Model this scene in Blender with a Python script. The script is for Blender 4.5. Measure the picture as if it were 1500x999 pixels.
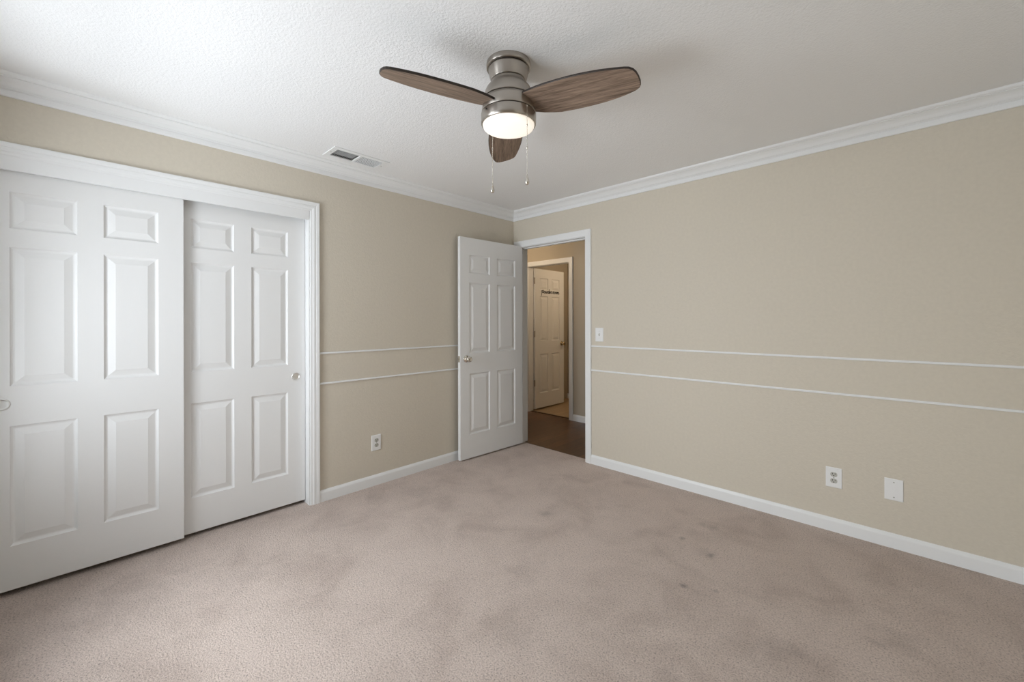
import bpy, bmesh, math, random
from mathutils import Vector, Matrix
random.seed(4)
sc = bpy.context.scene
COL = sc.collection
for o in list(bpy.data.objects):
    bpy.data.objects.remove(o)

# ------------------------------------------------------------------ camera
CAM = Vector((3.044, -3.206, 1.3015))
YAW = math.radians(46.238)
ROLL = 0.0017
FPX, CYPX = 605.58, 468.78
cd = bpy.data.cameras.new('camera')
cam = bpy.data.objects.new('camera', cd)
COL.objects.link(cam)
cd.sensor_fit = 'HORIZONTAL'
cd.sensor_width = 36.0
cd.lens = FPX / 1500 * 36.0
cd.shift_x = 0.0
cd.shift_y = -(499.5 - CYPX) / 1500
cd.clip_start = 0.02
FW = Vector((-math.cos(YAW), math.sin(YAW), 0))
RT = Vector((math.sin(YAW), math.cos(YAW), 0))
UP = Vector((0, 0, 1))
R = Matrix((RT, UP, -FW)).transposed() @ Matrix.Rotation(-ROLL, 3, 'Z')
cam.matrix_world = Matrix.Translation(CAM) @ R.to_4x4()
sc.camera = cam

# ------------------------------------------------------------------ light, view
sc.view_settings.view_transform = 'Standard'
sc.view_settings.look = 'None'
sc.view_settings.exposure = 0.35
sc.view_settings.gamma = 1.0
sc.view_settings.use_curve_mapping = False

XB, YB, ZC = 3.53, -3.77, 2.44          # room: x 0..XB, y YB..0, ceiling height
WIN = (0.38, 1.95, 0.55, 2.10)          # window in the wall behind the camera: x0, x1, z0, z1
SKY_WATTS, GROUND_WATTS, PANE_WATTS = (320.0, 110.0), (18.0, 46.0), 6.6
HALL_WATTS = 8.5
LAMP_EMIT = 0.52

world = bpy.data.worlds.new('world')
sc.world = world
world.use_nodes = True
wn = world.node_tree.nodes
bg = wn['Background']
bg.inputs['Color'].default_value = (0.80, 0.88, 1.0, 1)
bg.inputs['Strength'].default_value = 1.2


def area_light(name, loc, rot, sx, sy, watts, color, spread=180):
    l = bpy.data.lights.new(name, 'AREA')
    l.shape = 'RECTANGLE'
    l.size, l.size_y = sx, sy
    l.energy = watts
    l.color = color
    l.spread = math.radians(spread)
    o = bpy.data.objects.new(name, l)
    o.location = loc
    o.rotation_euler = rot
    COL.objects.link(o)
    return o


# daylight entering through the window of the wall behind the camera: sky from above, sunlit ground from below
DAY = (0.885, 0.945, 1.0)
for x, w in zip((-1.0, 0.3), SKY_WATTS):
    area_light('sky_daylight', (x, YB - 0.95, 2.05), (math.radians(62), 0, 0), 1.2, 1.6, w, DAY)
for x, w in zip((-0.4, 1.2), GROUND_WATTS):
    area_light('ground_daylight', (x, YB - 0.95, 0.45), (math.radians(115), 0, 0), 1.2, 1.6, w, DAY)
area_light('window_daylight', (0.75, YB - 0.10, 1.325), (math.radians(90), 0, 0), 0.75, 1.5, PANE_WATTS, DAY)


def point_light(name, loc, radius, watts, color):
    l = bpy.data.lights.new(name, 'POINT')
    l.energy, l.color, l.shadow_soft_size = watts, color, radius
    o = bpy.data.objects.new(name, l)
    o.location = loc
    COL.objects.link(o)


# warm ceiling lamps of the hallway and the bathroom beyond the doorway
point_light('hallway_lamp', (-0.75, 0.40, 2.20), 0.15, HALL_WATTS, (1.0, 0.80, 0.58))
point_light('bathroom_lamp', (0.2, 1.95, 2.25), 0.10, 9.0, (1.0, 0.78, 0.54))


# ------------------------------------------------------------------ materials
def new_mat(name):
    m = bpy.data.materials.new(name)
    m.use_nodes = True
    nt = m.node_tree
    return m, nt, nt.nodes['Principled BSDF']


def nd(nt, kind, **kw):
    n = nt.nodes.new(kind)
    for k, v in kw.items():
        if k in n.inputs:
            n.inputs[k].default_value = v
        else:
            setattr(n, k, v)
    return n


def coords(nt, scale=(1, 1, 1), kind='Object'):
    tc = nd(nt, 'ShaderNodeTexCoord')
    mp = nd(nt, 'ShaderNodeMapping')
    mp.inputs['Scale'].default_value = scale
    nt.links.new(tc.outputs[kind], mp.inputs['Vector'])
    return mp.outputs['Vector']


def ramp(nt, fac, stops):
    r = nd(nt, 'ShaderNodeValToRGB')
    cr = r.color_ramp
    while len(cr.elements) < len(stops):
        cr.elements.new(0.5)
    for e, (p, c) in zip(cr.elements, stops):
        e.position = p
        e.color = c if len(c) == 4 else (*c, 1)
    nt.links.new(fac, r.inputs['Fac'])
    return r.outputs['Color']


def bump(nt, bsdf, height, strength, dist, normal=None):
    b = nd(nt, 'ShaderNodeBump', Strength=strength, Distance=dist)
    nt.links.new(height, b.inputs['Height'])
    if normal is not None:
        nt.links.new(normal, b.inputs['Normal'])
    if bsdf is not None:
        nt.links.new(b.outputs['Normal'], bsdf.inputs['Normal'])
    return b.outputs['Normal']


def paint(name, col, rough, tex_scale=0, strength=0.0, dist=0.002, stretch=(1, 1, 1), mottling=0.0):
    m, nt, b = new_mat(name)
    b.inputs['Base Color'].default_value = (*col, 1)
    b.inputs['Roughness'].default_value = rough
    b.inputs['Specular IOR Level'].default_value = 0.35
    if tex_scale:
        v = coords(nt, stretch)
        n = nd(nt, 'ShaderNodeTexNoise', Scale=tex_scale, Detail=3.0, Roughness=0.55)
        nt.links.new(v, n.inputs['Vector'])
        bump(nt, b, n.outputs['Fac'], strength, dist)
        if mottling:
            n2 = nd(nt, 'ShaderNodeTexNoise', Scale=tex_scale * 0.6, Detail=2.0)
            nt.links.new(v, n2.inputs['Vector'])
            lo = tuple(c * (1 - mottling) for c in col)
            hi = tuple(min(1, c * (1 + mottling)) for c in col)
            nt.links.new(ramp(nt, n2.outputs['Fac'], [(0.3, lo), (0.7, hi)]), b.inputs['Base Color'])
    return m


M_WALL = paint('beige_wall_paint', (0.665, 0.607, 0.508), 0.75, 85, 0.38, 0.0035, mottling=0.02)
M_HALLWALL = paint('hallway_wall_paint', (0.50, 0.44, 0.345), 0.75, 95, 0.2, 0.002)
M_CEIL = paint('white_textured_ceiling_paint', (0.885, 0.885, 0.88), 0.85, 110, 0.50, 0.005)
M_TRIM = paint('white_trim_paint', (0.86, 0.865, 0.86), 0.38)
M_DOOR = paint('white_door_paint', (0.84, 0.84, 0.83), 0.42, 60, 0.10, 0.001, stretch=(4, 4, 0.25))
M_PLASTIC = paint('white_plastic', (0.86, 0.86, 0.85), 0.35)
M_RECEPT = paint('grey_plastic', (0.52, 0.51, 0.46), 0.4)
M_DARK = paint('dark_slot', (0.02, 0.02, 0.02), 0.7)
M_DUCT = paint('dark_duct', (0.035, 0.035, 0.037), 0.8)
M_LOUVRE_DARK = paint('shaded_white_fin', (0.16, 0.16, 0.165), 0.6)  # white fin paint darkened to stand for shade on the louvres; unused
M_INK = paint('black_vinyl', (0.015, 0.011, 0.008), 0.5)
M_BROWN = paint('dark_threshold', (0.045, 0.026, 0.014), 0.5)


def metal(name, col, rough, aniso=0.0):
    m, nt, b = new_mat(name)
    b.inputs['Metallic'].default_value = 1.0
    b.inputs['Base Color'].default_value = (*col, 1)
    v = coords(nt, (1, 1, 60))
    n = nd(nt, 'ShaderNodeTexNoise', Scale=8.0, Detail=2.0)
    nt.links.new(v, n.inputs['Vector'])
    if aniso:
        b.inputs['Anisotropic'].default_value = aniso
        b.inputs['Anisotropic Rotation'].default_value = 0.25
        tg = nd(nt, 'ShaderNodeTangent', direction_type='RADIAL', axis='Z')
        nt.links.new(tg.outputs['Tangent'], b.inputs['Tangent'])
    mr = nd(nt, 'ShaderNodeMapRange')
    mr.inputs['To Min'].default_value = rough * 0.85
    mr.inputs['To Max'].default_value = rough * 1.15
    nt.links.new(n.outputs['Fac'], mr.inputs['Value'])
    nt.links.new(mr.outputs['Result'], b.inputs['Roughness'])
    return m


M_NICKEL = metal('brushed_nickel', (0.44, 0.405, 0.365), 0.30, 0.8)
M_CHROME = metal('polished_nickel', (0.72, 0.69, 0.63), 0.14)
M_PULL = metal('satin_nickel_pull', (0.80, 0.80, 0.78), 0.38)
M_BRASS = metal('satin_brass', (0.55, 0.45, 0.30), 0.25)
M_GROOVE = paint('dark_groove', (0.03, 0.027, 0.024), 0.6)

m, nt, b = new_mat('frosted_lit_diffuser')
b.inputs['Base Color'].default_value = (0.9, 0.88, 0.84, 1)
b.inputs['Roughness'].default_value = 0.4
b.inputs['Emission Color'].default_value = (1.0, 0.89, 0.76, 1)
b.inputs['Emission Strength'].default_value = LAMP_EMIT
M_DIFF = m

# carpet: tufted pile with vacuum tracks, wear and a few spots
m, nt, b = new_mat('pinkish_beige_carpet')
b.inputs['Roughness'].default_value = 0.95
b.inputs['Specular IOR Level'].default_value = 0.08
b.inputs['Sheen Weight'].default_value = 0.15
v = coords(nt)
tuft = nd(nt, 'ShaderNodeTexNoise', Scale=150.0, Detail=5.0, Roughness=0.7, Distortion=0.3)
nt.links.new(v, tuft.inputs['Vector'])
big = nd(nt, 'ShaderNodeTexNoise', Scale=3.2, Detail=5.0, Roughness=0.62, Distortion=0.5)
nt.links.new(v, big.inputs['Vector'])
c_t = ramp(nt, tuft.outputs['Fac'], [(0.33, (0.36, 0.28, 0.24)), (0.46, (0.735, 0.60, 0.525)), (0.66, (0.92, 0.785, 0.70))])  # dark end of the ramp paints shade into the crevices between tufts
c_b = ramp(nt, big.outputs['Fac'], [(0.32, (0.82, 0.80, 0.79)), (0.48, (0.94, 0.935, 0.93)), (0.60, (1.0, 1.0, 1.0))])
mx = nd(nt, 'ShaderNodeMix', data_type='RGBA', blend_type='MULTIPLY')
mx.inputs['Factor'].default_value = 1.0
nt.links.new(c_t, mx.inputs['A'])
nt.links.new(c_b, mx.inputs['B'])
cur = mx.outputs['Result']
# spots and worn patches: x, y, radius, stretch angle, stretch, strength
SPOTS = [(1.283, -1.048, 0.04, 0.30), (1.283, -1.048, 0.10, 0.12), (2.249, -1.167, 0.017, 0.65), (2.38, -1.10, 0.014, 0.35), (2.07, -0.73, 0.022, 0.40),
         (2.26, -0.80, 0.020, 0.50), (2.235, -0.805, 0.05, 0.16), (2.17, -0.47, 0.035, 0.28), (2.10, -0.47, 0.03, 0.25),
         (2.409, -1.73, 0.055, 0.22), (2.43, -1.78, 0.022, 0.42), (2.60, -1.385, 0.09, 0.14), (2.67, -1.30, 0.08, 0.18), (2.73, -1.27, 0.06, 0.16),
         (3.02, -0.90, 0.09, 0.16), (2.95, -1.0, 0.03, 0.2), (0.33, -1.45, 0.16, 0.16), (0.62, -1.38, 0.10, 0.12), (0.22, -1.75, 0.12, 0.12),
         (0.60, -2.65, 0.16, 0.12), (0.45, -3.05, 0.2, 0.14), (1.62, -1.63, 0.10, 0.12), (1.85, -1.95, 0.14, 0.12), (1.25, -0.60, 0.2, 0.10), (0.75, -1.05, 0.06, 0.14)]
wob = nd(nt, 'ShaderNodeTexNoise', Scale=14.0, Detail=4.0)
nt.links.new(v, wob.inputs['Vector'])
wsub = nd(nt, 'ShaderNodeVectorMath', operation='SUBTRACT')
nt.links.new(wob.outputs['Color'], wsub.inputs[0])
wsub.inputs[1].default_value = (0.5, 0.5, 0.5)
for (x, y, r, s) in SPOTS:
    wsc = nd(nt, 'ShaderNodeVectorMath', operation='SCALE')
    nt.links.new(wsub.outputs[0], wsc.inputs[0])
    wsc.inputs['Scale'].default_value = r * 2.6
    wad = nd(nt, 'ShaderNodeVectorMath', operation='ADD')
    nt.links.new(v, wad.inputs[0])
    nt.links.new(wsc.outputs[0], wad.inputs[1])
    flat = nd(nt, 'ShaderNodeVectorMath', operation='MULTIPLY')
    nt.links.new(wad.outputs[0], flat.inputs[0])
    flat.inputs[1].default_value = (1, 1, 0)
    dn = nd(nt, 'ShaderNodeVectorMath', operation='DISTANCE')
    nt.links.new(flat.outputs[0], dn.inputs[0])
    dn.inputs[1].default_value = (x, y, 0)
    mr = nd(nt, 'ShaderNodeMapRange', interpolation_type='SMOOTHSTEP')
    mr.inputs['From Min'].default_value = 0.0
    mr.inputs['From Max'].default_value = r * 1.5
    mr.inputs['To Min'].default_value = s
    mr.inputs['To Max'].default_value = 0.0
    nt.links.new(dn.outputs['Value'], mr.inputs['Value'])
    mm = nd(nt, 'ShaderNodeMix', data_type='RGBA')
    nt.links.new(mr.outputs['Result'], mm.inputs['Factor'])
    nt.links.new(cur, mm.inputs['A'])
    mm.inputs['B'].default_value = (0.16, 0.115, 0.095, 1)
    cur = mm.outputs['Result']
nt.links.new(cur, b.inputs['Base Color'])
n1 = bump(nt, None, big.outputs['Fac'], 0.25, 0.03)
bump(nt, b, tuft.outputs['Fac'], 0.9, 0.014, n1)
M_CARPET = m


def wood(name, cols, stretch, scale, rough, rings=3.0, rot=0):
    m, nt, b = new_mat(name)
    b.inputs['Roughness'].default_value = rough
    v = coords(nt)
    mr_ = nd(nt, 'ShaderNodeMapping')
    mr_.inputs['Rotation'].default_value = (0, 0, math.radians(rot))
    ms_ = nd(nt, 'ShaderNodeMapping')
    ms_.inputs['Scale'].default_value = stretch
    nt.links.new(v, mr_.inputs['Vector'])
    nt.links.new(mr_.outputs['Vector'], ms_.inputs['Vector'])
    v = ms_.outputs['Vector']
    n = nd(nt, 'ShaderNodeTexNoise', Scale=scale, Detail=6.0, Roughness=0.6, Distortion=0.4)
    nt.links.new(v, n.inputs['Vector'])
    n2 = nd(nt, 'ShaderNodeTexNoise', Scale=scale * rings, Detail=4.0, Roughness=0.7)
    nt.links.new(v, n2.inputs['Vector'])
    mx = nd(nt, 'ShaderNodeMix', data_type='FLOAT')
    mx.inputs['Factor'].default_value = 0.4
    nt.links.new(n.outputs['Fac'], mx.inputs['A'])
    nt.links.new(n2.outputs['Fac'], mx.inputs['B'])
    nt.links.new(ramp(nt, mx.outputs['Result'], cols), b.inputs['Base Color'])
    bump(nt, b, n2.outputs['Fac'], 0.12, 0.001)
    return m


M_BLADE = wood('weathered_oak_veneer',
               [(0.36, (0.085, 0.056, 0.038)), (0.46, (0.19, 0.132, 0.095)), (0.57, (0.30, 0.215, 0.158)), (0.68, (0.40, 0.295, 0.225))],
               (1.2, 17.0, 1.0), 3.6, 0.5, rot=-9)
M_BLADE_EDGE = paint('dark_blade_edge', (0.035, 0.026, 0.021), 0.5)

# dark wood planks in the hallway, laid along y
m, nt, b = new_mat('dark_hallway_planks')
b.inputs['Roughness'].default_value = 0.32
v = coords(nt)
sw = nd(nt, 'ShaderNodeMapping')
sw.inputs['Rotation'].default_value = (0, 0, math.radians(90))
nt.links.new(v, sw.inputs['Vector'])
br = nd(nt, 'ShaderNodeTexBrick', Scale=1.0)
br.inputs['Color1'].default_value = (0.155, 0.074, 0.032, 1)
br.inputs['Color2'].default_value = (0.100, 0.048, 0.021, 1)
br.inputs['Mortar'].default_value = (0.018, 0.010, 0.006, 1)
br.inputs['Mortar Size'].default_value = 0.002
br.inputs['Brick Width'].default_value = 0.9
br.inputs['Row Height'].default_value = 0.11
nt.links.new(sw.outputs['Vector'], br.inputs['Vector'])
gv = nd(nt, 'ShaderNodeMapping')
gv.inputs['Scale'].default_value = (24, 1.5, 1)
nt.links.new(v, gv.inputs['Vector'])
gn = nd(nt, 'ShaderNodeTexNoise', Scale=3.0, Detail=5.0)
nt.links.new(gv.outputs['Vector'], gn.inputs['Vector'])
mx = nd(nt, 'ShaderNodeMix', data_type='RGBA', blend_type='MULTIPLY')
mx.inputs['Factor'].default_value = 1.0
nt.links.new(br.outputs['Color'], mx.inputs['A'])
nt.links.new(ramp(nt, gn.outputs['Fac'], [(0.3, (0.62, 0.6, 0.58)), (0.7, (1.2, 1.15, 1.1))]), mx.inputs['B'])
nt.links.new(mx.outputs['Result'], b.inputs['Base Color'])
M_PLANK = m
M_BATHFLOOR = wood('tan_bathroom_vinyl', [(0.35, (0.30, 0.20, 0.11)), (0.65, (0.42, 0.30, 0.18))], (6, 1, 1), 3.0, 0.4)

m, nt, b = new_mat('window_glass')
nt.nodes.remove(b)
out = nt.nodes['Material Output']
tr = nd(nt, 'ShaderNodeBsdfTransparent')
gl = nd(nt, 'ShaderNodeBsdfGlossy', Roughness=0.02)
lw = nd(nt, 'ShaderNodeLayerWeight', Blend=0.12)
ms = nd(nt, 'ShaderNodeMixShader')
nt.links.new(lw.outputs['Fresnel'], ms.inputs[0])
nt.links.new(tr.outputs[0], ms.inputs[1])
nt.links.new(gl.outputs[0], ms.inputs[2])
nt.links.new(ms.outputs[0], out.inputs['Surface'])
M_GLASS = m


# ------------------------------------------------------------------ mesh helpers
class MB:
    """Collects shapes; build() links them as one mesh object."""
    def __init__(self):
        self.v, self.f, self.s, self.mi = [], [], [], []

    def add(self, verts, faces, smooth=False, mi=0):
        k = len(self.v)
        self.v += [tuple(p) for p in verts]
        for f in faces:
            self.f.append([k + i for i in f])
            self.s.append(smooth)
            self.mi.append(mi)

    def box(self, x0, x1, y0, y1, z0, z1, mi=0):
        x0, x1 = min(x0, x1), max(x0, x1)
        y0, y1 = min(y0, y1), max(y0, y1)
        z0, z1 = min(z0, z1), max(z0, z1)
        self.add([(x0, y0, z0), (x1, y0, z0), (x1, y1, z0), (x0, y1, z0), (x0, y0, z1), (x1, y0, z1), (x1, y1, z1), (x0, y1, z1)],
                 [(0, 3, 2, 1), (4, 5, 6, 7), (0, 1, 5, 4), (1, 2, 6, 5), (2, 3, 7, 6), (3, 0, 4, 7)], mi=mi)

    def lathe(self, prof, n=64, c=(0, 0, 0), axis='z', smooth=True, mi=0):
        """prof: (radius, height) from one end to the other."""
        vs, fs = [], []
        for (r, h) in prof:
            for i in range(n):
                a = 2 * math.pi * i / n
                p = (r * math.cos(a), r * math.sin(a), h)
                if axis == 'x':
                    p = (h, p[0], p[1])
                elif axis == 'y':
                    p = (p[1], h, p[0])
                vs.append((p[0] + c[0], p[1] + c[1], p[2] + c[2]))
        for j in range(len(prof) - 1):
            for i in range(n):
                a, b2 = j * n + i, j * n + (i + 1) % n
                fs.append((a, b2, b2 + n, a + n))
        fs.append(tuple(range(n - 1, -1, -1)))
        fs.append(tuple((len(prof) - 1) * n + i for i in range(n)))
        self.add(vs, fs, smooth, mi)

    def prism(self, ring_a, ring_b, mi=0, smooth=False):
        n = len(ring_a)
        self.add(list(ring_a) + list(ring_b),
                 [(i, (i + 1) % n, n + (i + 1) % n, n + i) for i in range(n)] + [tuple(range(n - 1, -1, -1)), tuple(range(n, 2 * n))],
                 smooth, mi)

    def tube(self, pts, r, n=8, smooth=True):
        pts = [Vector(p) for p in pts]
        vs, fs = [], []
        for i, p in enumerate(pts):
            t = (pts[min(i + 1, len(pts) - 1)] - pts[max(i - 1, 0)]).normalized()
            u = t.cross(Vector((0.31, 0.77, 0.56))).normalized()
            w = t.cross(u)
            for k in range(n):
                a = 2 * math.pi * k / n
                vs.append(p + u * (r * math.cos(a)) + w * (r * math.sin(a)))
        for j in range(len(pts) - 1):
            for i in range(n):
                a, b2 = j * n + i, j * n + (i + 1) % n
                fs.append((a, b2, b2 + n, a + n))
        fs.append(tuple(range(n - 1, -1, -1)))
        fs.append(tuple((len(pts) - 1) * n + i for i in range(n)))
        self.add(vs, fs, smooth)

    def ball(self, c, r, n=8):
        prof = [(max(1e-5, r * math.sin(math.pi * i / n)), -r * math.cos(math.pi * i / n)) for i in range(n + 1)]
        self.lathe(prof, n + 2, c)

    def build(self, name, mats, parent=None, bevel=0.0, seg=2, recalc=True):
        me = bpy.data.meshes.new(name)
        me.from_pydata(self.v, [], self.f)
        mats = mats if isinstance(mats, (list, tuple)) else [mats]
        for mm in mats:
            me.materials.append(mm)
        for p, s, k in zip(me.polygons, self.s, self.mi):
            p.use_smooth = s
            p.material_index = k
        if recalc:
            bm = bmesh.new()
            bm.from_mesh(me)
            bmesh.ops.recalc_face_normals(bm, faces=bm.faces)
            bm.to_mesh(me)
            bm.free()
        o = bpy.data.objects.new(name, me)
        COL.objects.link(o)
        if bevel:
            bv = o.modifiers.new('edge', 'BEVEL')
            bv.width = bevel
            bv.segments = seg
            bv.limit_method = 'ANGLE'
            bv.angle_limit = math.radians(40)
        if parent is not None:
            o.parent = parent
        return o


def tag(o, label=None, cat=None, group=None, kind=None):
    if label:
        o['label'] = label
    if cat:
        o['category'] = cat
    if group:
        o['group'] = group
    if kind:
        o['kind'] = kind
    return o


def thing(name, label, cat, loc=(0, 0, 0), group=None, kind=None):
    o = bpy.data.objects.new(name, None)
    o.empty_display_size = 0.05
    COL.objects.link(o)
    o.location = loc
    return tag(o, label, cat, group, kind)


def struct(o, label=None, cat=None):
    return tag(o, label, cat, None, 'structure')


def children(o):
    return [c for c in bpy.data.objects if c.parent == o]


def copy_tree(o, parent=None):
    c = o.copy()
    COL.objects.link(c)
    c.parent = parent
    for ch in children(o):
        copy_tree(ch, c)
    return c


# ------------------------------------------------------------------ shell of the room
WT = 0.125                                 # wall thickness
DX0, DX1, DZ = 0.080, 0.907, 2.062         # clear doorway in the right wall
CY0, CY1, CZ = -3.565, -2.095, 2.075       # clear closet opening in the left wall
JT = 0.018

mb = MB()                                   # left wall with the closet opening
mb.box(-WT, 0, CY1 + JT, WT, 0, ZC)
mb.box(-WT, 0, YB - WT, CY0 - JT, 0, ZC)
mb.box(-WT, 0, CY0 - JT, CY1 + JT, CZ + JT, ZC)
struct(mb.build('wall_left', M_WALL), 'beige wall with the closet doors, seen on the left', 'wall')

mb = MB()                                   # right wall with the doorway
mb.box(0, DX0 - JT, 0, WT, 0, ZC)
mb.box(DX1 + JT, XB + WT, 0, WT, 0, ZC)
mb.box(DX0 - JT, DX1 + JT, 0, WT, DZ + JT, ZC)
struct(mb.build('wall_right', M_WALL), 'beige wall with the doorway to the hall and the light switch', 'wall')

mb = MB()                                   # wall behind the camera with the window
mb.box(0, WIN[0], YB - WT, YB, 0, ZC)
mb.box(WIN[1], XB + WT, YB - WT, YB, 0, ZC)
mb.box(WIN[0], WIN[1], YB - WT, YB, 0, WIN[2])
mb.box(WIN[0], WIN[1], YB - WT, YB, WIN[3], ZC)
struct(mb.build('wall_back', M_WALL))
mb = MB()
mb.box(XB, XB + WT, YB, 0, 0, ZC)
struct(mb.build('wall_near', M_WALL))

mb = MB()                                   # carpet runs into the closet and to the door line
mb.box(-0.75, XB, YB, 0, -0.05, 0)
mb.box(DX0 - JT, DX1 + JT, 0, 0.063, -0.05, 0)
struct(mb.build('floor', M_CARPET), 'pinkish beige carpet with faint stains covering the room', 'floor')

VX0, VX1, VY0, VY1 = 0.147, 0.347, -2.057, -1.660     # ceiling register
HX0, HX1, HY0, HY1 = VX0 + 0.035, VX1 - 0.035, VY0 + 0.035, VY1 - 0.035
mb = MB()
mb.box(-0.75, HX0, YB - WT, WT, ZC, ZC + 0.12)
mb.box(HX1, XB + WT, YB - WT, WT, ZC, ZC + 0.12)
mb.box(HX0, HX1, YB - WT, HY0, ZC, ZC + 0.12)
mb.box(HX0, HX1, HY1, WT, ZC, ZC + 0.12)
struct(mb.build('ceiling', M_CEIL), 'white textured ceiling', 'ceiling')

mb = MB()                                   # closet interior
mb.box(-0.78, -0.75, YB - WT, WT, 0, ZC)
mb.box(-0.75, -WT, YB - WT, YB, 0, ZC)
mb.box(-0.75, -WT, -1.6, -1.57, 0, ZC)
struct(mb.build('wall_closet', M_WALL))


# ------------------------------------------------------------------ mouldings
def moulding(name, axis, a, b_, prof, ma=0, mb_=0, z0=0.0, parent=None, flip=False):
    """prof: (projection from the wall, height). axis 'left': wall x=0, runs along y; 'right': wall y=0, runs along x;
    'back': wall y=YB; 'near': wall x=XB. ma / mb_ = 1 mitres that end (the moulding shortens with its projection)."""
    ra, rb = [], []
    d = 1 if b_ > a else -1
    for (p, z) in prof:
        ea, eb = a + d * p * ma, b_ - d * p * mb_
        for e, ring in ((ea, ra), (eb, rb)):
            if axis == 'left':
                ring.append((p, e, z0 + z))
            elif axis == 'right':
                ring.append((e, -p, z0 + z))
            elif axis == 'back':
                ring.append((e, YB + p, z0 + z))
            else:
                ring.append((XB - p, e, z0 + z))
    m_ = MB()
    m_.prism(ra, rb)
    return m_.build(name, M_TRIM, parent)


CROWN = [(0, 0), (0, -0.090), (0.010, -0.090), (0.0125, -0.086), (0.0125, -0.062), (0.0100, -0.0605), (0.0135, -0.0570), (0.0185, -0.0575), (0.0215, -0.0545), (0.0205, -0.0525),
         (0.0250, -0.0525), (0.031, -0.047), (0.039, -0.036), (0.050, -0.027), (0.062, -0.0215), (0.068, -0.0215), (0.068, -0.0170),
         (0.075, -0.0165), (0.081, -0.012), (0.084, -0.007), (0.086, 0)]
struct(moulding('trim_1', 'left', YB, 0, CROWN, 1, 1, ZC), 'white crown moulding above the closet wall', 'crown moulding')
struct(moulding('trim_2', 'right', 0, XB, CROWN, 1, 1, ZC), 'white crown moulding above the wall with the doorway', 'crown moulding')
struct(moulding('trim_3', 'near', 0, YB, CROWN, 1, 1, ZC))
struct(moulding('trim_4', 'back', XB, 0, CROWN, 1, 1, ZC))

BASE = [(0, 0), (0.013, 0), (0.013, 0.060), (0.012, 0.066), (0.0085, 0.074), (0.005, 0.0815), (0, 0.0820)]
CAS = 0.062                                 # casing width
struct(moulding('baseboard_left', 'left', CY1 + 0.012 + CAS - 0.004, 0, BASE), 'white baseboard between the closet and the open bedroom door', 'baseboard')
struct(moulding('baseboard_right', 'right', DX1 + 0.003 + CAS, XB, BASE), 'white baseboard below the outlet on the right wall', 'baseboard')
struct(moulding('baseboard_near', 'near', 0, YB, BASE, 0, 0))
struct(moulding('baseboard_back', 'back', XB - 0.013, 0, BASE, 0, 0))

RAIL = [(0, -0.0068), (0.006, -0.0068), (0.0095, -0.004), (0.0105, 0), (0.0095, 0.004), (0.006, 0.0068), (0, 0.0068)]
struct(moulding('trim_5', 'left', CY1 + 0.012 + CAS - 0.004, 0, RAIL, 0, 0, 1.0645), 'upper thin white rail strip on the closet wall', 'wall trim')
struct(moulding('trim_6', 'left', CY1 + 0.012 + CAS - 0.004, 0, RAIL, 0, 0, 0.8464), 'lower thin white rail strip on the closet wall', 'wall trim')
struct(moulding('trim_7', 'right', DX1 + 0.003 + CAS, XB, RAIL, 0, 0, 1.0645), 'upper thin white rail strip below the light switch', 'wall trim')
struct(moulding('trim_8', 'right', DX1 + 0.003 + CAS, XB, RAIL, 0, 0, 0.8464), 'lower thin white rail strip above the outlet', 'wall trim')


def casing(m_, place, u0, u1, top, prof, left=True, right=True):
    """Door casing in (u, z) on a wall: place(u, d, z) maps to the room. prof: (distance from the inner edge, thickness)."""
    def leg(u_in, sgn):
        bot = [place(u_in + sgn * w, t, 0.0) for (w, t) in prof]
        tp = [place(u_in + sgn * w, t, top + w) for (w, t) in prof]
        m_.prism(bot, tp)
    if left:
        leg(u0, -1)
    if right:
        leg(u1, 1)
    a = [place(u0 - w, t, top + w) for (w, t) in prof]
    b2 = [place(u1 + w, t, top + w) for (w, t) in prof]
    m_.prism(a, b2)


CASP = [(0, 0), (0, 0.009), (0.004, 0.011), (0.012, 0.0115), (0.016, 0.013), (0.020, 0.0155), (0.030, 0.0165), (0.038, 0.0150), (0.040, 0.0170),
        (0.054, 0.0185), (0.060, 0.018), (CAS, 0.016), (CAS, 0)]
CASF = [(0, 0), (0, 0.010), (0.003, 0.0125), (0.030, 0.0135), (0.052, 0.016), (0.058, 0.016), (CAS, 0.013), (CAS, 0)]

# closet frame: casing, jambs and the fascia that hides the track
mb = MB()
casing(mb, lambda u, d, z: (d, u, z), CY0 - 0.010, CY1 + 0.008, CZ - 0.002, CASP)
mb.box(-WT, 0.004, CY1, CY1 + JT, 0, CZ + JT)
mb.box(-WT, 0.004, CY0 - JT, CY0, 0, CZ + JT)
mb.box(-WT, 0.0, CY0, CY1, CZ, CZ + JT)
mb.box(-0.011, 0.008, CY0, CY1, 2.0085, CZ)
struct(mb.build('trim_9', M_TRIM), 'white casing and header around the sliding closet doors', 'door frame')

# doorway frame
mb = MB()
casing(mb, lambda u, d, z: (u, -d, z), DX0 - 0.004, DX1 + 0.003, DZ + 0.005, CASF)
casing(mb, lambda u, d, z: (u, WT + d, z), DX0 - 0.004, DX1 + 0.003, DZ + 0.005, CASF)
mb.box(DX0 - JT, DX0, -0.002, WT + 0.002, 0, DZ + JT)
mb.box(DX1, DX1 + JT, -0.002, WT + 0.002, 0, DZ + JT)
mb.box(DX0, DX1, -0.002, WT + 0.002, DZ, DZ + JT)
mb.box(DX0, DX0 + 0.010, 0.042, 0.080, 0, DZ)
mb.box(DX1 - 0.010, DX1, 0.042, 0.080, 0, DZ)
mb.box(DX0 + 0.010, DX1 - 0.010, 0.042, 0.080, DZ - 0.010, DZ)
struct(mb.build('trim_10', M_TRIM), 'white casing around the doorway to the hall', 'door frame')

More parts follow.
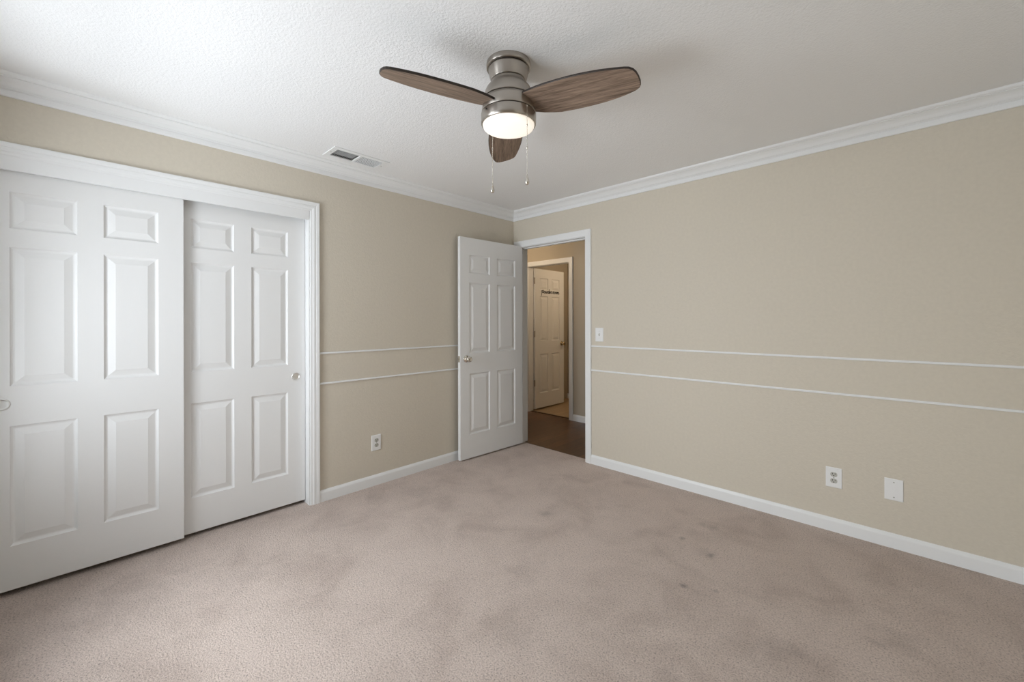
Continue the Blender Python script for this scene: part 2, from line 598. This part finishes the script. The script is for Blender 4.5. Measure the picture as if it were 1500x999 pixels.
# ------------------------------------------------------------------ hallway and bathroom beyond the doorway
HY, HT = 1.203, 0.100
BX0, BX1, BZ = -0.850, -0.150, 2.052        # bathroom door opening in the hallway's far wall
mb = MB()
mb.box(-1.9, 2.6, HY + 0.055, HY + 0.056, -0.03, -0.004)
mb.box(-1.9, 2.6, 0.063, HY, -0.05, -0.004)
mb.box(BX0, BX1, HY, HY + 0.055, -0.05, -0.004)
struct(mb.build('floor_hallway', M_PLANK), 'dark wood plank floor of the hallway seen through the doorway', 'floor')
mb = MB()
mb.box(BX0 - JT, BX1 + JT, HY + 0.050, HY + 0.085, -0.04, 0.002)
struct(mb.build('trim_11', M_BROWN, None, 0.002), 'dark threshold strip under the bathroom doorway', 'threshold')
mb = MB()
mb.box(-1.05, 1.3, HY + 0.085, 2.5, -0.05, -0.002)
struct(mb.build('floor_bathroom', M_BATHFLOOR), 'tan floor of the bathroom beyond the hallway', 'floor')
mb = MB()
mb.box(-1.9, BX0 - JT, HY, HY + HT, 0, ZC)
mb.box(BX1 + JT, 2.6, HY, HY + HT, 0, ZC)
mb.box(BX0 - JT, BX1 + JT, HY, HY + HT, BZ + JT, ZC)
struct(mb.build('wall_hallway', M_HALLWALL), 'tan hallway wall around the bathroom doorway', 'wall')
mb = MB()
mb.box(-1.92, -1.9, -0.2, HY + HT, -0.05, ZC)
mb.box(2.6, 2.62, WT, HY + HT, -0.05, ZC)
mb.box(-1.9, -WT, WT - 0.02, WT, 0, ZC)
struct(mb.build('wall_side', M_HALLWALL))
mb = MB()
mb.box(-1.07, -1.05, HY + HT, 2.42, -0.05, ZC)
mb.box(1.3, 1.32, HY + HT, 2.42, -0.05, ZC)
mb.box(-1.07, 1.32, 2.40, 2.42, -0.05, ZC)
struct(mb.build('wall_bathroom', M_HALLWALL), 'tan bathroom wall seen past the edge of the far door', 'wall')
mb = MB()
mb.box(-1.95, 2.65, WT, 2.45, ZC, ZC + 0.1)
struct(mb.build('ceiling_hallway', M_CEIL))


def hall_base(name, x0, x1, y, label=None):
    m_ = MB()
    ra = [(x0, y - p, z) for (p, z) in BASE]
    rb = [(x1, y - p, z) for (p, z) in BASE]
    m_.prism(ra, rb)
    return struct(m_.build(name, M_TRIM), label, 'baseboard' if label else None)


hall_base('baseboard_hallway', BX1 + 0.004 + CAS, 2.6, HY, 'white baseboard in the hallway beside the bathroom doorway')
hall_base('baseboard_bathroom', -1.05, 1.3, 2.40, 'white baseboard inside the bathroom beyond the far door')
mb = MB()
casing(mb, lambda u, d, z: (u, HY - d, z), BX0 - 0.004, BX1 + 0.004, BZ + 0.004, CASF)
mb.box(BX0 - JT, BX0, HY - 0.002, HY + HT, 0, BZ + JT)
mb.box(BX1, BX1 + JT, HY - 0.002, HY + HT, 0, BZ + JT)
mb.box(BX0, BX1, HY - 0.002, HY + HT, BZ, BZ + JT)
struct(mb.build('trim_12', M_TRIM), 'white casing around the bathroom doorway in the hall', 'door frame')

# ------------------------------------------------------------------ window behind the camera
x0, x1, z0, z1 = WIN
wr = struct(thing('window_1', None, None, ((x0 + x1) / 2, YB, z0)))
mb = MB()
mb.box(x0, x1, YB - 0.09, YB - 0.05, z0, z0 + 0.045)
mb.box(x0, x1, YB - 0.09, YB - 0.05, z1 - 0.045, z1)
for xa in (x0, (x0 + x1) / 2 - 0.022, x1 - 0.045):
    mb.box(xa, xa + 0.045, YB - 0.09, YB - 0.05, z0 + 0.045, z1 - 0.045)
f = mb.build('window_frame', M_TRIM)
mb = MB()
mb.box(x0 + 0.045, x1 - 0.045, YB - 0.072, YB - 0.068, z0 + 0.045, z1 - 0.045)
g = mb.build('pane', M_GLASS)
mb = MB()
mb.box(x0 - 0.05, x1 + 0.05, YB - 0.05, YB + 0.035, z0 - 0.02, z0)
s = mb.build('window_sill', M_TRIM, None, 0.003)
for o in (f, g, s):
    o.parent = wr
    o.matrix_parent_inverse = Matrix.Translation(-wr.location)


# ------------------------------------------------------------------ six-panel doors
ROWS = [(0.235, 0.803), (0.992, 1.651), (1.739, 1.913)]     # heights of the three rows of panels
RINGS = [(0.003, -0.0045), (0.009, -0.0095), (0.014, -0.0105), (0.017, -0.0100), (0.043, -0.0020), (0.0455, -0.0010)]


def six_panel(name, W, stile, mull, zb, zt, T, mat, parent, shift=0.0):
    """Door leaf: u 0..W along +x, faces at y = 0 (front, towards -y) and y = T. Returns the leaf mesh."""
    pw = (W - 2 * stile - mull) / 2
    us = [0, stile, stile + pw, stile + pw + mull, W - stile, W]
    zs = [zb] + [z for r in ROWS for z in r] + [zt]
    vs, fs = [], []

    def q(*pts):
        k = len(vs)
        vs.extend(pts)
        fs.append(tuple(range(k, k + len(pts))))
    for side in (0, 1):
        def P(u, z, d):
            return (u, -d, z) if side == 0 else (u, T + d, z)
        for i in range(5):
            for j in range(len(zs) - 1):
                u0_, u1_, z0_, z1_ = us[i], us[i + 1], zs[j], zs[j + 1]
                if i in (1, 3) and j in (1, 3, 5):
                    prev = (0.0, 0.0)
                    for (ins, dep) in RINGS:
                        a0, a1, b0, b1, d0 = u0_ + prev[0], u1_ - prev[0], z0_ + prev[0], z1_ - prev[0], prev[1]
                        c0, c1, e0, e1, d1 = u0_ + ins, u1_ - ins, z0_ + ins, z1_ - ins, dep
                        A = [P(a0, b0, d0), P(a1, b0, d0), P(a1, b1, d0), P(a0, b1, d0)]
                        B = [P(c0, e0, d1), P(c1, e0, d1), P(c1, e1, d1), P(c0, e1, d1)]
                        for k in range(4):
                            q(A[k], A[(k + 1) % 4], B[(k + 1) % 4], B[k])
                        prev = (ins, dep)
                    ins, dep = prev
                    q(P(u0_ + ins, z0_ + ins, dep), P(u1_ - ins, z0_ + ins, dep), P(u1_ - ins, z1_ - ins, dep), P(u0_ + ins, z1_ - ins, dep))
                else:
                    q(P(u0_, z0_, 0), P(u1_, z0_, 0), P(u1_, z1_, 0), P(u0_, z1_, 0))
    for i in range(5):
        q((us[i], 0, zb), (us[i + 1], 0, zb), (us[i + 1], T, zb), (us[i], T, zb))
        q((us[i], 0, zt), (us[i + 1], 0, zt), (us[i + 1], T, zt), (us[i], T, zt))
    for j in range(len(zs) - 1):
        for u in (0, W):
            q((u, 0, zs[j]), (u, 0, zs[j + 1]), (u, T, zs[j + 1]), (u, T, zs[j]))
    me = bpy.data.meshes.new(name)
    me.from_pydata(vs, [], fs)
    me.materials.append(mat)
    bm = bmesh.new()
    bm.from_mesh(me)
    bmesh.ops.remove_doubles(bm, verts=bm.verts, dist=1e-5)
    bmesh.ops.recalc_face_normals(bm, faces=bm.faces)
    on = lambda x, y: abs(x - y) < 1e-5
    ed = [e for e in bm.edges if len(e.link_faces) == 2 and e.calc_face_angle(0) > 1.4
          and any(on(v.co.x, 0) or on(v.co.x, W) or on(v.co.z, zb) or on(v.co.z, zt) for v in e.verts)]
    bmesh.ops.bevel(bm, geom=ed, offset=0.0015, segments=1, affect='EDGES')
    bm.to_mesh(me)
    bm.free()
    o = bpy.data.objects.new(name, me)
    COL.objects.link(o)
    o.parent = parent
    return o


def finger_pull(parent, u, z, y=0.0, r=0.028):
    """Round cup pull in a door face that looks towards -y."""
    m_ = MB()
    prof = [(r, 0.0), (r, -0.0020), (r * 0.95, -0.0040), (r * 0.86, -0.0046), (r * 0.80, -0.0040), (r * 0.76, -0.0008), (r * 0.6, -0.0004), (0.0005, -0.0004)]
    m_.lathe(prof, 40, (u, y, z), 'y')
    return m_.build('finger_pull', M_PULL, parent)


def knob(parent, u, z, y0, sgn, mat):
    """Round door knob; sgn -1 sticks out towards -y, +1 towards +y."""
    prof = [(0.032, 0.0), (0.032, 0.004), (0.029, 0.008), (0.016, 0.010), (0.0115, 0.013), (0.0115, 0.027), (0.017, 0.032), (0.025, 0.037),
            (0.0285, 0.045), (0.0275, 0.054), (0.022, 0.0605), (0.013, 0.0635), (0.012, 0.0625), (0.001, 0.0625)]
    m_ = MB()
    m_.lathe([(r, y0 + sgn * h) for (r, h) in prof], 32, (u, 0, z), 'y')
    return m_.build('door_knob', mat, parent)


def hinge(parent, u, z, y):
    m_ = MB()
    m_.lathe([(0.006, -0.045), (0.006, 0.045)], 14, (u, y, z))
    m_.ball((u, y, z + 0.047), 0.0055)
    m_.ball((u, y, z - 0.047), 0.0055)
    m_.box(u, u + 0.028, y + 0.002, y + 0.010, z - 0.045, z + 0.045)
    return m_.build('hinge', M_NICKEL, parent)


# closet doors face +x: u runs along -y ... local x -> world +y, local -y -> world +x
def closet_door(name, y_left, x_face, zb, zt, pull_u, label):
    d = struct(thing(name, label, 'door', (x_face, y_left, 0), 'sliding closet doors'))
    six_panel('door_panel', 0.7635, 0.113, 0.0955, zb, zt, 0.034, M_DOOR, d)
    finger_pull(d, pull_u, 0.908)
    d.rotation_euler = (0, 0, math.radians(90))
    return d


closet_door('door_1', -3.5500, -0.020, 0.0275, 2.045, 0.088, 'front white six-panel sliding closet door, overlapping the other one')
closet_door('door_2', -2.8605, -0.062, 0.0245, 2.045, 0.7005, 'rear white six-panel sliding closet door, beside the beige wall strip')

# bedroom door, swung open against the closet wall. Face looks towards +x
H_, F_ = Vector((0.1245, 0.0015)), Vector((0.0905, -0.8065))
WB = (H_ - F_).length
ang = math.atan2((H_ - F_).y, (H_ - F_).x)
d3 = struct(thing('door_3', 'white six-panel bedroom door with a round knob standing open at the doorway', 'door', (F_.x, F_.y, 0)))
six_panel('door_panel', WB, 0.108, 0.095, 0.0135, 2.0695, 0.035, M_DOOR, d3)
kb = knob(d3, 0.068, 0.943, 0.0, -1, M_CHROME)
kb['label'] = 'polished nickel knob'
mb = MB()
mb.box(-0.0012, 0.002, 0.006, 0.029, 0.914, 0.972)
mb.box(-0.009, 0.0, 0.012, 0.023, 0.934, 0.952)
mb.build('latch_plate', M_CHROME, d3, 0.001)
for z in (0.25, 1.04, 1.83):
    hinge(d3, WB - 0.001, z, 0.040)
d3.rotation_euler = (0, 0, ang)

# bathroom door seen through the doorway, with a black script decal
d4 = struct(thing('door_4', 'white six-panel bathroom door with black script lettering, ajar beyond the hall', 'door', (-0.830, 1.318, 0)))
six_panel('door_panel', 0.689, 0.110, 0.085, 0.020, 2.045, 0.035, M_DOOR, d4)
kb = knob(d4, 0.689 - 0.062, 0.940, 0.0, -1, M_BRASS)
kb['label'] = 'brass knob'
for z in (0.39, 1.10, 1.867):
    m_ = MB()
    m_.box(-0.012, 0.001, 0.002, 0.010, z - 0.045, z + 0.045)
    m_.lathe([(0.006, -0.045), (0.006, 0.045)], 14, (-0.006, -0.002, z))
    m_.build('hinge', M_NICKEL, d4)

GLYPH = {   # script strokes on a unit x-height
    'p': (1.15, [[(-0.25, 0.75), (0.0, 1.15), (0.12, 0.9), (0.05, 0.0), (-0.02, -1.15)], [(0.08, 0.6), (0.45, 1.25), (0.85, 1.2), (0.88, 0.7), (0.5, 0.35), (0.15, 0.4)], [(0.55, 0.35), (1.1, 0.3)]]),
    'o': (0.85, [[(0.4, 0.95), (0.12, 0.75), (0.08, 0.3), (0.35, 0.02), (0.62, 0.3), (0.62, 0.75), (0.4, 0.95), (0.62, 0.8), (0.95, 0.75)]]),
    'w': (1.2, [[(0.0, 0.85), (0.12, 0.2), (0.3, 0.02), (0.5, 0.4), (0.55, 0.8), (0.58, 0.25), (0.78, 0.02), (1.0, 0.5), (1.02, 0.92), (1.3, 0.8)]]),
    'd': (0.9, [[(0.6, 0.85), (0.3, 0.95), (0.08, 0.5), (0.25, 0.05), (0.5, 0.2), (0.72, 1.0), (0.82, 1.85), (0.70, 0.4), (0.8, 0.02), (1.0, 0.2)]]),
    'e': (0.75, [[(0.0, 0.3), (0.45, 0.6), (0.45, 0.9), (0.2, 0.9), (0.1, 0.4), (0.35, 0.02), (0.8, 0.3)]]),
    'r': (0.75, [[(0.0, 0.2), (0.2, 1.1), (0.3, 0.85), (0.55, 0.85), (0.5, 0.2), (0.65, 0.02), (0.85, 0.25)]]),
    'm': (1.4, [[(0.0, 0.2), (0.15, 0.9), (0.18, 0.02)], [(0.18, 0.4), (0.4, 0.92), (0.55, 0.75), (0.56, 0.02)], [(0.56, 0.4), (0.8, 0.92), (0.95, 0.75), (0.98, 0.15), (1.15, 0.02), (1.45, 0.3)]]),
    ' ': (0.45, []),
}


def smooth_line(pts, k=6):
    out = []
    n = len(pts)
    for i in range(n - 1):
        p0, p1, p2, p3 = pts[max(i - 1, 0)], pts[i], pts[i + 1], pts[min(i + 2, n - 1)]
        for j in range(k):
            t = j / k
            out.append(tuple(0.5 * (2 * p1[a] + (p2[a] - p0[a]) * t + (2 * p0[a] - 5 * p1[a] + 4 * p2[a] - p3[a]) * t * t
                                    + (3 * p1[a] - p0[a] - 3 * p2[a] + p3[a]) * t ** 3) for a in (0, 1)))
    out.append(pts[-1])
    return out


mb = MB()
XH, pen = 0.034, 0.0044
word = 'powder room'
total = sum(GLYPH[c][0] for c in word)
sx = 0.42 / total
cur_u = 0.150
for c in word:
    w, strokes = GLYPH[c]
    for st in strokes:
        ln = smooth_line(st)
        pts = [(cur_u + p[0] * sx + (p[1]) * 0.006, p[1] * XH + 1.695) for p in ln]
        for i in range(len(pts) - 1):
            (ax, az), (bx, bz) = pts[i], pts[i + 1]
            L = math.hypot(bx - ax, bz - az) or 1e-6
            nx, nz = -(bz - az) / L * pen, (bx - ax) / L * pen
            ex, ez = (bx - ax) / L * pen * 0.5, (bz - az) / L * pen * 0.5
            q = [(ax + nx - ex, az + nz - ez), (ax - nx - ex, az - nz - ez), (bx - nx + ex, bz - nz + ez), (bx + nx + ex, bz + nz + ez)]
            mb.prism([(a, 0.0, z) for a, z in q], [(a, -0.0012, z) for a, z in q])
    cur_u += w * sx
dl = mb.build('lettering', M_INK, d4)
dl['label'] = 'black cursive door lettering'
d4.rotation_euler = (0, 0, math.radians(90))

# ------------------------------------------------------------------ ceiling fan
AX = CAM + FW * 1.84 - RT * 0.0135
fan = thing('ceiling_fan', 'brushed nickel ceiling fan with three brown wooden blades and a lit round lamp', 'ceiling fan', (AX.x, AX.y, ZC))


def fz(prof):
    return [(r, z - ZC) for (r, z) in prof]


mb = MB()
mb.lathe(fz([(0.0975, 2.44), (0.0985, 2.436), (0.0985, 2.420), (0.0970, 2.4168), (0.0915, 2.4165)]), 96)
mb.build('canopy', M_NICKEL, fan)
mb = MB()
mb.lathe(fz([(0.0870, 2.4175), (0.0870, 2.4115)]), 96)
for r_, z_ in ((0.0755, 2.3587), (0.1075, 2.2745), (0.1155, 2.2155)):
    mb.lathe(fz([(r_, z_ + 0.0030), (r_, z_ - 0.0030)]), 96)
mb.build('shadow_gap', M_GROOVE, fan)
mb = MB()
mb.lathe(fz([(0.0895, 2.4125), (0.0895, 2.4080), (0.0850, 2.3850), (0.0795, 2.3640), (0.0788, 2.3600), (0.0770, 2.3598)]), 96)
mb.build('neck', M_NICKEL, fan)
mb = MB()
mb.lathe(fz([(0.0770, 2.3575), (0.0785, 2.3570), (0.0790, 2.3520), (0.0820, 2.3440), (0.0900, 2.3350), (0.0975, 2.3260), (0.1040, 2.3130), (0.1090, 2.2960),
             (0.1115, 2.2790), (0.1112, 2.2768), (0.1070, 2.2766)]), 96)
mb.build('motor_housing', M_NICKEL, fan)
mb = MB()
mb.lathe(fz([(0.1080, 2.2722), (0.1122, 2.2720), (0.1145, 2.2600), (0.1180, 2.2350), (0.1203, 2.2192), (0.1198, 2.2182), (0.1140, 2.2180)]), 96)
mb.build('blade_hub', M_NICKEL, fan)
mb = MB()
mb.lathe(fz([(0.1140, 2.2132), (0.1210, 2.2130), (0.1222, 2.2110), (0.1225, 2.1800), (0.1215, 2.1700), (0.1190, 2.1665), (0.1150, 2.1660), (0.1145, 2.1720)]), 96)
mb.build('light_ring', M_NICKEL, fan)
mb = MB()
mb.lathe(fz([(0.1140, 2.1710), (0.1140, 2.1640), (0.1125, 2.1590), (0.1080, 2.1545), (0.0980, 2.1510), (0.0700, 2.1485), (0.0350, 2.1478), (0.0005, 2.1476)]), 96)
lp = mb.build('lamp_shade', M_DIFF, fan)
lp['label'] = 'glowing frosted lamp cover'

EDGE_P = [(0.090, 0.070), (0.130, 0.094), (0.170, 0.112), (0.200, 0.124), (0.260, 0.136), (0.310, 0.143), (0.360, 0.148), (0.400, 0.1503), (0.440, 0.1505), (0.480, 0.1480),
          (0.510, 0.1440), (0.530, 0.1405), (0.5445, 0.1335), (0.5535, 0.1215), (0.5585, 0.103), (0.560, 0.078)]
EDGE_M = [(0.090, -0.048), (0.130, -0.050), (0.170, -0.051), (0.210, -0.050), (0.260, -0.046), (0.310, -0.0405), (0.360, -0.032), (0.400, -0.0235), (0.440, -0.013), (0.480, 0.000),
          (0.507, 0.0095), (0.526, 0.0165), (0.5415, 0.0245), (0.552, 0.0365), (0.558, 0.054), (0.560, 0.078)]


def blade_mesh():
    m_ = MB()
    n = len(EDGE_P)
    TK, ins = 0.0050, 0.0030
    low, up = [], []
    cy = lambda i: 0.5 * (EDGE_P[i][1] + EDGE_M[i][1])
    outline = EDGE_P + EDGE_M[:-1][::-1]

    def inset(p, k):
        c = (0.33, 0.055)
        dx, dy = p[0] - c[0], p[1] - c[1]
        L = math.hypot(dx, dy)
        return (p[0] - dx / L * k, p[1] - dy / L * k)
    N = len(outline)
    r0 = [(x, y, -TK) for (x, y) in (inset(p, ins) for p in outline)]
    r1 = [(x, y, -TK + 0.0025) for (x, y) in outline]
    r2 = [(x, y, TK - 0.0025) for (x, y) in outline]
    r3 = [(x, y, TK) for (x, y) in (inset(p, ins) for p in outline)]
    # faces built as strips between the two edges so that the veneer stays planar
    for ring, flip in ((r0, True), (r3, False)):
        P_, M_ = ring[:n], [ring[n - 1]] + ring[n:]
        M_ = M_[::-1]
        for i in range(n - 1):
            if i == n - 2:
                m_.add([P_[i], P_[i + 1], M_[i]], [(0, 1, 2)], mi=0)
            else:
                m_.add([P_[i], P_[i + 1], M_[i + 1], M_[i]], [(0, 1, 2, 3)], mi=0)
    for a, b2 in ((r0, r1), (r1, r2), (r2, r3)):
        for i in range(N):
            j = (i + 1) % N
            m_.add([a[i], a[j], b2[j], b2[i]], [(0, 1, 2, 3)], mi=1)
    return m_


blade = blade_mesh().build('fan_blade', [M_BLADE, M_BLADE_EDGE], fan)
bm = bmesh.new()
bm.from_mesh(blade.data)
bmesh.ops.remove_doubles(bm, verts=bm.verts, dist=1e-6)
bmesh.ops.recalc_face_normals(bm, faces=bm.faces)
bm.to_mesh(blade.data)
bm.free()
AZ0, PITCH, ZBL = 8.0, -14.0, 2.2500
for k in range(3):
    bl = blade if k == 0 else blade.copy()
    if k:
        COL.objects.link(bl)
        bl.parent = fan
    bl.location = (0, 0, ZBL - ZC)
    bl.rotation_euler = (Matrix.Rotation(math.radians(AZ0 + 120 * (k - 1)), 3, 'Z') @ Matrix.Rotation(math.radians(PITCH), 3, 'X')).to_euler()


def pull_chain(dfw, drt, z_top, z_bot, joints, label):
    p = FW * dfw + RT * drt
    m_ = MB()
    z = z_top
    m_.ball((p.x * 0.985, p.y * 0.985, z_top - ZC), 0.0045)
    while z > z_bot + 0.044:
        m_.ball((p.x, p.y, z - ZC), 0.0016, 5)
        z -= 0.0042
    m_.tube([(p.x, p.y, z_top - ZC), (p.x, p.y, z_bot + 0.04 - ZC)], 0.0007, 6)
    for zj in joints:
        m_.lathe([(0.001, -0.005), (0.0028, -0.004), (0.0028, 0.004), (0.001, 0.005)], 10, (p.x, p.y, zj - ZC))
    ch = m_.build('pull_chain', M_CHROME, fan)
    ch['label'] = label
    m_ = MB()
    h = 0.044
    prof = [(0.0005, h), (0.0022, h), (0.0028, h * 0.9), (0.0042, h * 0.74), (0.0072, h * 0.52), (0.0090, h * 0.34), (0.0088, h * 0.28), (0.0092, h * 0.26), (0.0088, h * 0.24), (0.0082, h * 0.14), (0.0055, h * 0.04), (0.0005, 0)]
    m_.lathe(prof, 24, (p.x, p.y, z_bot - ZC))
    m_.build('chain_pull', M_CHROME, ch)


pull_chain(-0.0935, 0.0785, 2.208, 1.872, (2.125, 2.030), 'pull chain in front of the lamp cover')
pull_chain(0.0955, -0.0765, 2.203, 1.896, (2.105,), 'pull chain behind the lamp cover')
mb = MB()
p = -FW * 0.080 - RT * 0.0935
mb.lathe([(0.0035, 0), (0.0035, 0.003)], 12, (0, 0, 0), 'y')
for i, (x, y, z) in enumerate(mb.v):
    t = Vector((p.x, p.y, 0)).normalized()
    sd = Vector((-t.y, t.x, 0))
    q_ = Vector((p.x, p.y, 2.2015 - ZC)) + sd * x + t * y + UP * z
    mb.v[i] = tuple(q_)
mb.build('screw', M_GROOVE, fan)

# ------------------------------------------------------------------ ceiling register
vent = thing('air_vent', 'white metal ceiling air vent with fine louvres beside the crown moulding', 'air vent', ((VX0 + VX1) / 2, (VY0 + VY1) / 2, ZC))
vx, vy = (VX1 - VX0) / 2, (VY1 - VY0) / 2
hx, hy = (HX1 - HX0) / 2, (HY1 - HY0) / 2
mb = MB()
for (a0, a1, b0, b1) in ((-vx, -hx, -vy, vy), (hx, vx, -vy, vy), (-hx, hx, -vy, -hy), (-hx, hx, hy, vy)):
    mb.box(a0, a1, b0, b1, -0.006, 0.0)
mb.box(-hx, hx, -0.007, 0.007, -0.006, 0.004)
mb.build('vent_frame', M_TRIM, vent, 0.0015)
mb = MB()
mb.box(-hx, hx, -hy, hy, 0.118, 0.119)
for s_ in (-1, 1):
    mb.box(s_ * hx, s_ * (hx - 0.001), -hy, hy, 0.001, 0.119)
    mb.box(-hx, hx, s_ * hy, s_ * (hy - 0.001), 0.001, 0.119)
mb.build('duct', M_DUCT, vent)


def fins(name, y0, y1, tilt, half, n, mat):
    m_ = MB()
    for i in range(n):
        yc = y0 + (y1 - y0) * (i + 0.5) / n
        dy = half * math.sin(tilt)
        dz = half * math.cos(tilt)
        a = [(-hx, yc - dy, -0.002), (-hx, yc - dy + 0.0010, -0.002), (-hx, yc + dy + 0.0010, -0.002 + 2 * dz), (-hx, yc + dy, -0.002 + 2 * dz)]
        b2 = [(hx, y, z) for (_, y, z) in a]
        m_.prism(a, b2)
    return m_.build(name, mat, vent)


fins('louvre', -hy + 0.006, -0.012, math.radians(54), 0.0048, 11, M_TRIM)
fins('louvre', 0.008, hy - 0.002, math.radians(-15), 0.0018, 12, M_TRIM)
mb = MB()
for i in range(10):
    xc = -hx + 2 * hx * (i + 0.5) / 10
    mb.box(xc - 0.0006, xc + 0.0006, -hy, -0.007, 0.012, 0.018)
    mb.box(xc - 0.0018, xc + 0.0018, 0.007, hy, 0.0042, 0.0052)
mb.build('rear_vane', M_TRIM, vent)
mb = MB()
mb.box(0.052, 0.057, hy - 0.018, hy - 0.012, -0.018, 0.0)
mb.box(0.050, 0.059, hy - 0.019, hy - 0.011, -0.022, -0.018)
mb.build('damper_lever', M_TRIM, vent)
mb = MB()
for s_ in (-1, 1):
    mb = MB()
    mb.lathe([(0.0045, 0), (0.0040, -0.002), (0.0005, -0.0026)], 14, (0, s_ * (vy - 0.015), -0.006))
    mb.build('screw', M_RECEPT, vent)


# ------------------------------------------------------------------ wall plates (local: x across, z up, face towards -y)
def plate(name, label, cat, loc, rz, group=None):
    t = thing(name, label, cat, loc, group)
    m_ = MB()
    w, h, d = 0.040, 0.061, 0.0055
    ins = 0.004
    def rect(k, y):
        return [(-w + k, y, -h + k), (w - k, y, -h + k), (w - k, y, h - k), (-w + k, y, h - k)]
    rings = [rect(0, 0), rect(0, -d * 0.55), rect(0.0015, -d * 0.85), rect(ins, -d)]
    for a, b2 in zip(rings, rings[1:]):
        m_.add(a + b2, [(i, (i + 1) % 4, 4 + (i + 1) % 4, 4 + i) for i in range(4)])
    m_.add(rings[-1], [(0, 1, 2, 3)])
    m_.add(rings[0], [(3, 2, 1, 0)])
    m_.build('cover_plate', M_PLASTIC, t)
    t.rotation_euler = (0, 0, rz)
    return t, d


def screw(t, z, d, mat=None):
    m_ = MB()
    m_.lathe([(0.0036, -d), (0.0034, -d - 0.0010), (0.0005, -d - 0.0014)], 16, (0, 0, z), 'y')
    m_.box(-0.003, 0.003, -d - 0.0018, -d - 0.0012, z - 0.0004, z + 0.0004, mi=1)
    m_.build('screw', [mat or M_RECEPT, M_DARK], t)


def receptacles(t, d):
    for s_ in (1, -1):
        zc = s_ * 0.0195
        m_ = MB()
        ol = []
        for i in range(40):
            a = 2 * math.pi * i / 40
            ol.append((0.0172 * math.cos(a), max(-0.0132, min(0.0132, 0.0172 * math.sin(a)))))
        m_.prism([(x, -d + 0.001, zc + z) for x, z in ol], [(x, -d - 0.0022, zc + z) for x, z in ol])
        r = m_.build('receptacle', M_RECEPT, t)
        r['label'] = 'grey socket face'
        m_ = MB()
        y0, y1 = -d - 0.0019, -d - 0.0027
        m_.box(-0.0078, -0.0050, y0, y1, zc + 0.0005, zc + 0.0088)
        m_.box(0.0050, 0.0078, y0, y1, zc + 0.0012, zc + 0.0082)
        m_.lathe([(0.0030, y0), (0.0030, y1)], 14, (0, 0, zc - 0.0070), 'y')
        m_.build('slot', M_DARK, r)


t, d = plate('wall_outlet', 'white double socket outlet low on the right wall, below the two rail strips', 'outlet', (2.714, 0, 0.330), 0, 'duplex wall outlets')
receptacles(t, d)
screw(t, 0, d)
t, d = plate('wall_outlet', 'white double socket outlet low on the wall strip between closet and open door', 'outlet', (0, -1.586, 0.3335), math.radians(90), 'duplex wall outlets')
receptacles(t, d)
screw(t, 0, d)
t, d = plate('blank_plate', 'blank white wall plate with two screws, beside the right wall outlet', 'wall plate', (2.985, 0, 0.331), 0)
screw(t, 0.042, d)
screw(t, -0.042, d)
t, d = plate('light_switch', 'white toggle light switch on the wall beside the doorway casing', 'light switch', (1.055, 0, 1.1695), 0)
screw(t, 0.030, d, M_PLASTIC)
screw(t, -0.030, d, M_PLASTIC)
mb = MB()
mb.box(-0.0055, 0.0055, -d - 0.0004, -d + 0.001, -0.012, 0.012)
mb.build('toggle_slot', M_RECEPT, t)
mb = MB()
mb.prism([(-0.004, -d, -0.002), (0.004, -d, -0.002), (0.004, -d, 0.009), (-0.004, -d, 0.009)],
         [(-0.0035, -d - 0.011, 0.006), (0.0035, -d - 0.011, 0.006), (0.0035, -d - 0.010, 0.012), (-0.0035, -d - 0.010, 0.012)])
mb.build('toggle', M_PLASTIC, t, 0.0006)
